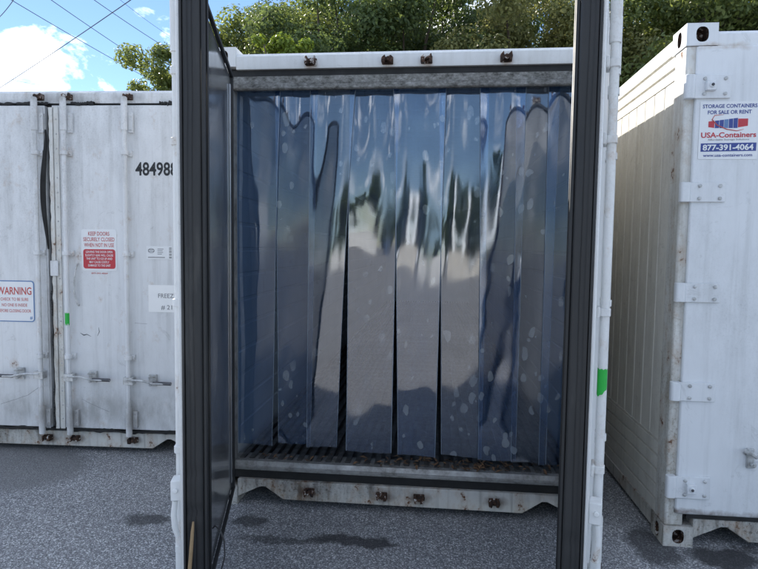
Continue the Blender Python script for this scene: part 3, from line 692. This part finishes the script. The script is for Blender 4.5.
# grab bar, tape, scratches
g = MB(); g.tube([(0.190, -0.026, 1.52), (0.196, -0.05, 1.51), (0.186, -0.056, 1.47), (0.176, -0.056, 1.40), (0.172, -0.056, 1.30), (0.188, -0.056, 1.23), (0.194, -0.05, 1.20), (0.190, -0.026, 1.19)], 0.007, 8); g.build('grab_bar', 'galv', lef)
g = MB(); ring = [(0.125 + 0.0195 * math.cos(t), -0.072 + 0.0195 * math.sin(t)) for t in [math.radians(a) for a in range(130, 350, 15)]]
n = len(ring); v = [(a, b, 1.135 + 0.006 * math.sin(i * 2.7)) for i, (a, b) in enumerate(ring)] + [(a, b, 1.045 - 0.012 * math.cos(i * 1.9)) for i, (a, b) in enumerate(ring)]
g.add(v, [(i, i + 1, n + i + 1, n + i) for i in range(n - 1)]); g.build('green_tape', 'green', lef)
def gouge(pts, r, mat='grey_ink'):
    g = MB(); g.tube([(a, -0.0262, b) for a, b in pts], r, 5); g.build('scratch', mat, lef)
gouge([(0.195, 0.972), (0.225, 0.955), (0.25, 0.962), (0.285, 0.945)], [0.001, 0.005, 0.003, 0.001], 'dark')
gouge([(0.335, 0.95), (0.352, 0.985), (0.346, 1.02)], [0.001, 0.003, 0.001], 'dark')
gouge([(0.20, 0.44), (0.26, 0.41), (0.33, 0.38), (0.42, 0.345)], 0.0012); gouge([(-0.48, 0.38), (-0.36, 0.42), (-0.25, 0.46), (-0.15, 0.53)], 0.0012)
gouge([(0.64, 1.06), (0.74, 1.055)], 0.001)
for zc in (2.5, 1.95, 1.40, 0.85, 0.38):
    for s in (-1, 1): hinge_plate(lef, s * 1.20, s * 0.97, zc, 0.10, 'white_left', -0.042)
# stickers
def sticker(parent, x0, x1, z0, z1, y, mat, name, r=0.006, t=0.0012):
    g = MB(); g.prism(round_rect(x0, x1, z0, z1, r), 'xz', y, y + t); return g.build(name, mat, parent)
YS = -0.0285
text('container_number', '484988', lef, 0.664, -0.0275, 2.208, 0.098, 'ink', 0.330, 0.022, 'LEFT')
s = sticker(lef, 0.222, 0.506, 1.466, 1.790, YS, 'sticker', 'door_notice_sticker', 0.02)
for k, w in enumerate(('KEEP DOORS', 'SECURELY CLOSED', 'WHEN NOT IN USE')): text('lettering', w, s, 0.364, YS - 0.001, 1.740 - k * 0.044, 0.030, 'redfade', (0.17, 0.25, 0.24)[k], 0.012)
g = MB(); g.prism(round_rect(0.236, 0.494, 1.482, 1.634, 0.02), 'xz', YS - 0.0012, YS - 0.0002); g.build('red_panel', 'red', s)
for k, w in enumerate(('LEAVING THE DOOR OPEN', 'SLIGHTLY AJAR WILL CAUSE', 'THE UNIT TO ICE UP AND', 'MAY CAUSE COSTLY', 'DAMAGE TO THE UNIT')):
    text('lettering', w, s, 0.365, YS - 0.002, 1.605 - k * 0.0265, 0.017, 'sticker', (0.215, 0.225, 0.21, 0.16, 0.18)[k], 0.014)
text('lettering', '877-391-4064', lef, 0.364, YS, 1.440, 0.012, 'redfade', 0.13, 0.01)
s = sticker(lef, 0.743, 0.952, 1.563, 1.664, YS, 'sticker', 'maker_plate_sticker', 0.004)
g = MB()
for k in range(24):
    a0, a1 = 2 * math.pi * k / 24, 2 * math.pi * (k + 1) / 24
    P = lambda a, q: (0.782 + 0.026 * q * math.cos(a), YS - 0.001, 1.628 + 0.018 * q * math.sin(a)); g.add([P(a0, 1), P(a1, 1), P(a1, 0.8), P(a0, 0.8)], [(0, 1, 2, 3)])
for z in (1.634, 1.622): g.box(0.758, 0.806, YS - 0.0012, YS - 0.0006, z, z + 0.004)
g.build('globe_emblem', 'grey_ink', s)
g = MB()
for k, (x0, x1) in enumerate(((0.832, 0.880), (0.832, 0.872), (0.832, 0.876), (0.832, 0.866))): g.box(x0, x1, YS - 0.001, YS - 0.0005, 1.640 - k * 0.013, 1.644 - k * 0.013)
g.box(0.756, 0.890, YS - 0.001, YS - 0.0005, 1.574, 1.580); g.build('print_rules', 'grey_ink', s)
g = MB()
for k in range(11): g.box(0.924, 0.944, YS - 0.001, YS - 0.0005, 1.572 + k * 0.0080, 1.5745 + k * 0.0080 + 0.002 * (k % 3 == 0))
g.build('bar_print', 'ink', s)
s = sticker(lef, 0.754, 1.025, 1.150, 1.362, YS, 'paper', 'paper_notice', 0.003)
text('lettering', 'FREEZER', s, 0.833, YS - 0.001, 1.262, 0.034, 'grey_ink', 0.175, 0.004, 'LEFT'); text('lettering', '# 21', s, 0.855, YS - 0.001, 1.172, 0.034, 'grey_ink', 0.088, 0.004, 'LEFT')
s = sticker(lef, -0.500, -0.172, 1.050, 1.378, YS, 'bluefade', 'warning_sign', 0.026)
g = MB(); g.prism(round_rect(-0.492, -0.180, 1.058, 1.370, 0.020), 'xz', YS - 0.0012, YS - 0.0002); g.build('sign_face', 'sticker', s)
text('lettering', 'WARNING', s, -0.336, YS - 0.002, 1.268, 0.058, 'redfade', 0.285, 0.02)
for k, w in enumerate(('CHECK TO BE SURE', 'NO ONE IS INSIDE', 'BEFORE CLOSING DOOR')): text('lettering', w, s, -0.336, YS - 0.002, 1.218 - k * 0.046, 0.024, 'redfade', (0.23, 0.21, 0.27)[k], 0.008)
text('lettering', '#', s, -0.20, YS - 0.002, 1.072, 0.026, 'bluefade', 0.022, 0.02)

# ------------------------------------------------------------------ right container
RX0, RY0 = 1.510, -0.195
rig = thing('refrigerated_container', 'white satin closed container with hinge straps and storage containers sale or rent sticker', 'container', (RX0 + HW, RY0, 0))
shell(rig, 'white_right', 'white_side', 'sill', 'post')
X = lambda w: w - RX0 - HW
mb = MB(); mb.box(-1.113, 1.113, 0.0135, 0.11, 0.1685, 2.7615); mb.build('seal_backing', 'black', rig)
ragged(-1.10, 1.10, 0.1690, 0.203, 0.004, 0.004, 0.000, 0.0115, 'door_foot_seal', 'black', rig, 21)
for a, b in ((-1.166, -0.004), (0.004, 1.166)):
    q = MB(); q.box(a, b, -0.014, 0.012, 0.196, 2.772); dd = q.build('door', 'white_right', rig, 0.010, 3)
for s in (-1, 1):
    for k, zc in enumerate((2.555, 1.995, 1.450, 0.900, 0.357)):
        hinge_plate(rig, s * (HW + 0.006), s * 0.992, zc, 0.125 if k in (0, 4) else 0.105, 'white_right', -0.029, lug=(k in (0, 4)))
for x in (-0.583, -0.117, 0.117, 0.583):
    lock_rod(rig, x, -0.075, 0.165, 2.79, 'white_right'); keeper(rig, x, 2.80, True); keeper(rig, x, 0.112, False)
handle(rig, -0.583, -0.075, 0.62, 0.30, 1, 'galv'); handle(rig, 0.583, -0.075, 0.62, 0.30, -1, 'galv')
q = MB(); xc = X(1.935); q.box(xc - 0.012, xc + 0.024, -0.030, -0.0145, 0.485, 0.595); q.tube([(xc - 0.03, -0.032, 0.583), (xc - 0.006, -0.062, 0.578), (xc + 0.014, -0.068, 0.565), (xc + 0.024, -0.04, 0.552)], [0.012, 0.014, 0.012, 0.010], 9)
q.tube([(xc + 0.008, -0.044, 0.512), (xc + 0.008, -0.060, 0.512)], 0.015, 12); q.tube([(xc + 0.008, -0.058, 0.512), (xc + 0.008, -0.066, 0.512)], 0.008, 8); q.build('handle_catch', 'galv', rig, 0.003, 1)
# sticker
YR = -0.0165; SA = 0.012
x0, x1, z0, z1 = X(1.590), X(1.892), 2.172, 2.478; xc = (x0 + x1) / 2
s = sticker(rig, x0, x1, z0, z1, YR, 'sticker', 'sales_sticker', 0.006)
text('lettering', 'STORAGE CONTAINERS', s, xc, YR - 0.001, 2.444, 0.019, 'blue', 0.276, 0.022, rot=SA); text('lettering', 'FOR SALE OR RENT', s, xc, YR - 0.001, 2.412, 0.019, 'blue', 0.222, 0.022, rot=SA)
def poly(pts, mat, name, y): g = MB(); g.prism([(xc + a, 2.36 + b) for a, b in pts], 'xz', y, y + 0.0007); return g.build(name, mat, s)
poly([(-0.105, -0.018), (-0.075, -0.022), (-0.075, 0.016), (-0.105, 0.012)], 'red', 'emblem_block', YR - 0.001); poly([(0.045, -0.020), (0.095, -0.012), (0.095, 0.026), (0.045, 0.026)], 'red', 'emblem_block', YR - 0.001)
for k in range(5):
    a = -0.072 + k * 0.0235; poly([(a, -0.023), (a + 0.021, -0.023), (a + 0.021, 0.018 + 0.003 * k), (a, 0.016 + 0.003 * k)], 'blue' if k != 2 else 'bluefade', 'emblem_block', YR - 0.001)
g = MB(); g.tube([(xc - 0.03, YR - 0.001, 2.408), (xc - 0.075, YR - 0.001, 2.404), (xc - 0.088, YR - 0.001, 2.382), (xc - 0.06, YR - 0.001, 2.352), (xc - 0.01, YR - 0.001, 2.330), (xc + 0.04, YR - 0.001, 2.322), (xc + 0.075, YR - 0.001, 2.330)], [0.0008, 0.0022, 0.003, 0.0028, 0.0026, 0.0022, 0.0008], 5); g.build('emblem_swoosh', 'redfade', s)
text('lettering', 'USA-Containers', s, xc, YR - 0.001, 2.288, 0.027, 'red', 0.280, 0.024, rot=SA); text('lettering', 'Affordable Storage Solutions', s, xc, YR - 0.001, 2.272, 0.009, 'grey_ink', 0.21, 0.004, rot=SA)
g = MB(); g.prism([(x0 + 0.012, 2.212), (x1 - 0.008, 2.216), (x1 - 0.008, 2.260), (x0 + 0.012, 2.256)], 'xz', YR - 0.0009, YR - 0.0002); g.build('number_band', 'blue', s)
text('lettering', '877-391-4064', s, xc, YR - 0.0018, 2.221, 0.029, 'sticker', 0.258, 0.028, rot=SA); text('lettering', 'www.usa-containers.com', s, xc, YR - 0.001, 2.186, 0.016, 'blue', 0.250, 0.016, rot=SA)

# ------------------------------------------------------------------ trees
def crown_mesh(name, seed, rx, rz, n, leaf, mat, nclump=70, fill=0.55):
    g = np.random.default_rng(seed)
    d = g.normal(size=(nclump, 3)); d /= np.linalg.norm(d, axis=1)[:, None]
    rad = g.random(nclump) ** fill; cen_ = d * rad[:, None] * np.array([rx, rx, rz]) * 0.86
    cen_[:, :2] += g.normal(size=(nclump, 2)) * rx * 0.08
    cr = rx * g.uniform(0.17, 0.37, nclump)
    wts = cr ** 2; ci = g.choice(nclump, n, p=wts / wts.sum())
    dd = g.normal(size=(n, 3)); dd /= np.linalg.norm(dd, axis=1)[:, None]
    p = cen_[ci] + dd * (cr[ci] * g.random(n) ** 0.45)[:, None] * np.array([1, 1, 0.72])
    nrm = dd * 1.15 + g.normal(size=(n, 3)) * 0.55 + np.array([0, 0, 0.35]); nrm /= np.linalg.norm(nrm, axis=1)[:, None]
    a = np.cross(nrm, g.normal(size=(n, 3))); a /= np.linalg.norm(a, axis=1)[:, None]; b = np.cross(nrm, a)
    L = leaf * g.uniform(0.6, 1.25, n)[:, None]; Wd = L * 0.55
    v = np.stack([p - a * L, p + b * Wd + nrm * L * 0.2, p + a * L, p - b * Wd + nrm * L * 0.2], 1).reshape(-1, 3)
    me = bpy.data.meshes.new(name); me.vertices.add(4 * n); me.vertices.foreach_set('co', v.ravel())
    idx = np.arange(4 * n).reshape(n, 4); tri = np.concatenate([idx[:, [0, 1, 2]], idx[:, [0, 2, 3]]], 1).reshape(-1)
    me.loops.add(6 * n); me.loops.foreach_set('vertex_index', tri); me.polygons.add(2 * n)
    me.polygons.foreach_set('loop_start', np.arange(2 * n) * 3); me.polygons.foreach_set('loop_total', np.full(2 * n, 3))
    me.materials.append(mat); me.update(calc_edges=True); me.validate()
    return me, cen_
def trunk_mesh(name, seed, h, r, rx, rz, cen_):
    r_ = random.Random(seed); q = MB(); pts = [Vector((0, 0, -0.1))]
    for k in range(1, 8): pts.append(Vector((r_.uniform(-.12, .12) * k * .3, r_.uniform(-.12, .12) * k * .3, h * k / 7 * 1.15)))
    q.tube(pts, [r * (1.25 - 0.15 * k) for k in range(8)], 8)
    for k in r_.sample(range(len(cen_)), min(16, len(cen_))):
        e = Vector(cen_[k]) + Vector((0, 0, h)); b = pts[r_.choice((4, 5, 6))]; mid = b.lerp(e, 0.5) + Vector((r_.uniform(-.3, .3), r_.uniform(-.3, .3), 0.25))
        q.tube([b, mid, e], [r * 0.4, r * 0.24, r * 0.07], 6)
    return q.mesh(name, 'bark')
KIND = {}
def tree_kind(key, seed, h, rx, rz, n, leaf, mat, ncl, r=0.22, fill=0.55):
    me, ce = crown_mesh('crown', seed, rx, rz, n, leaf, LEAF[mat], ncl, fill); KIND[key] = (me, trunk_mesh('trunk', seed, h, r, rx, rz, ce), h)
tree_kind('oak', 1, 7.6, 3.5, 5.2, 36000, 0.082, 0, 46)
tree_kind('dark', 2, 7.8, 3.3, 5.6, 36000, 0.082, 1, 46)
tree_kind('olive', 3, 7.4, 3.2, 5.0, 34000, 0.080, 3, 44)
tree_kind('lime', 4, 6.6, 1.05, 1.9, 7000, 0.075, 2, 30, 0.09)
tree_kind('sparse', 5, 6.4, 1.8, 3.3, 17000, 0.072, 0, 50, 0.10, 0.5)
tree_kind('far', 6, 5.0, 3.4, 5.0, 5000, 0.24, 1, 60)
def tree(key, name, x, y, sc, rz, label, group=None):
    cm, tm, h = KIND[key]; t = thing(name, label, 'tree', (x, y, 0), rz, group); t.scale = (sc, sc, sc)
    link('trunk', tm, t); c = link('crown', cm, t); c.location = (0, 0, h); return t
G1 = 'trees behind the containers'
row = [('oak', 'broadleaf_tree', -5.7, 19.2, 0.98, 0.4), ('dark', 'broadleaf_tree', -3.6, 17.8, 1.02, 1.1), ('dark', 'broadleaf_tree', -0.6, 18.8, 1.08, 2.0), ('olive', 'broadleaf_tree', 2.3, 17.4, 1.0, 0.2),
       ('olive', 'broadleaf_tree', 5.2, 17.8, 1.04, 3.0), ('oak', 'broadleaf_tree', 8.4, 18.0, 1.1, 4.2), ('dark', 'broadleaf_tree', 11.6, 17.2, 1.05, 5.1), ('oak', 'broadleaf_tree', 14.6, 18.2, 1.05, 2.6), ('oak', 'broadleaf_tree', -7.3, 20.2, 1.12, 1.5), ('dark', 'broadleaf_tree', 1.1, 21.6, 1.12, 0.9)]
LABS = ('mid green broadleaf tree whose crown edge meets the sky beside the open left door', 'dark broadleaf tree directly behind the two young lime green trees', 'dense dark broadleaf tree between the lime green trees and the pale olive trees',
        'olive tree with pale sunlit leaves over the open container, next to the dark tree', 'olive tree with pale sunlit leaves over the open container, beside the right door leaf', 'mid green tree in the gap between the right door leaf and the right container corner',
        'dense dark tree above the corner casting of the container with the sales sticker', 'mid green tree above the roof of the container with the sales sticker', 'airy green tree showing sky between its leaves just past the left door leaf', 'dark tree standing back between the dense dark tree and the pale olive trees')
for (key, nm, x, y, sc, rz), lb_ in zip(row, LABS): tree(key, nm, x, y, sc, rz, lb_, G1)
for k in range(7):
    tree('dark', 'broadleaf_tree', -6.5 + k * 4.0, 24.5 + (k % 2) * 1.5, 1.15, k * 1.3, 'dark tree of the rear row filling gaps between the nearer crowns', 'rear row of trees')
tree('lime', 'young_tree', -4.75, 13.2, 1.0, 0.0, 'young lime green tree over the open container roof, nearer the left door', 'young lime trees'); tree('lime', 'young_tree', -3.75, 13.4, 0.97, 2.0, 'young lime green tree over the open container roof, farther from the left door', 'young lime trees')
tree('sparse', 'young_tree', -9.9, 16.6, 1.02, 1.0, 'thin airy tree against the sky beside the open left door')
# treeline and stored boxes across the yard, seen mirrored in the plastic strips
for k in range(16):
    tree('far', 'broadleaf_tree', -46 + k * 6.1 + (k * 37 % 5) * 0.5, -66 - (k * 53 % 7), 0.8 + 0.09 * (k * 29 % 6), k * 0.9, 'distant tree across the yard mirrored in the plastic strips', 'trees across the yard')
def far_box(x, y, rz, mat, label, hh=2.6, ln=6.06):
    t = thing('storage_box', label, 'container', (x, y, 0), rz, 'boxes across the yard')
    q = MB(); prof = []
    k = -ln / 2
    while k < ln / 2 - 0.2: prof += [(k, 1.2), (k + 0.08, 1.2), (k + 0.12, 1.165), (k + 0.20, 1.165), (k + 0.24, 1.2)]; k += 0.28
    n = len(prof); v = [(a, b, z) for z in (0.15, hh - 0.1) for a, b in prof]
    q.add(v, [(i, i + 1, n + i + 1, n + i) for i in range(n - 1)]); q.build('side_wall', mat, t)
    q = MB(); q.box(-ln / 2, ln / 2, -1.2, 1.16, 0.15, hh - 0.1); q.build('body', mat, t)
    q = MB(); q.box(-ln / 2 - 0.02, ln / 2 + 0.02, 1.06, 1.22, hh - 0.12, hh); q.box(-ln / 2 - 0.02, ln / 2 + 0.02, 1.06, 1.22, 0, 0.16); q.build('rail', mat, t)
    for sx in (-1, 1): q = MB(); q.box(sx * ln / 2 - 0.06, sx * ln / 2 + 0.06, 1.05, 1.225, 0.16, hh - 0.12); q.build('corner_post', mat, t)
far_box(-15.5, -57, 0.1, 'blue_box', 'blue storage box across the yard at the end of the row, mirrored in the strips'); far_box(-5.5, -58, -0.06, 'white', 'white storage box across the yard, between the blue and grey ones, mirrored in the strips'); far_box(4.6, -55, 0.3, 'post', 'weathered grey storage box standing askew across the yard, mirrored in the strips'); far_box(15.5, -57, -0.2, 'white', 'white storage box across the yard, end of the row, mirrored in the strips')

# ------------------------------------------------------------------ overhead wires
def wire(p0, p1, za, zb, label, r=0.012):
    a, b = at_height(*p0, za), at_height(*p1, zb); d = b - a
    a2, b2 = a - d * 1.2, b + d * 0.8
    pts = [a2.lerp(b2, k / 24) - Vector((0, 0, 0.25 * (1 - (2 * k / 24 - 1) ** 2) - 0.25 * 0.9)) for k in range(25)]
    q = MB(); q.tube(pts, r, 6); o = q.build('power_line', 'wire'); tag(o, label, 'wire', 'overhead wires')
wire((14, 1), (135, 72), 9.5, 9.5, 'thin overhead wire sloping down to the right, lowest of the parallel set'); wire((52, 0), (147, 65), 9.9, 9.9, 'thin overhead wire sloping down to the right, middle of the parallel set')
wire((95, 0), (164, 47), 10.3, 10.3, 'thin overhead wire sloping down towards the airy tree, upper one'); wire((121, 0), (161, 31), 10.8, 10.8, 'faint overhead wire highest of the parallel set above the airy tree', 0.007)
wire((2, 86), (132, 0), 8.6, 9.0, 'thicker overhead wire rising to the right across the other wires', 0.015); wire((0, 16), (14, 0), 9.6, 9.7, 'short stretch of overhead wire rising beside the big cloud'); wire((0, 76), (31, 84), 10, 10, 'faint low wire just above the closed container roof', 0.008)
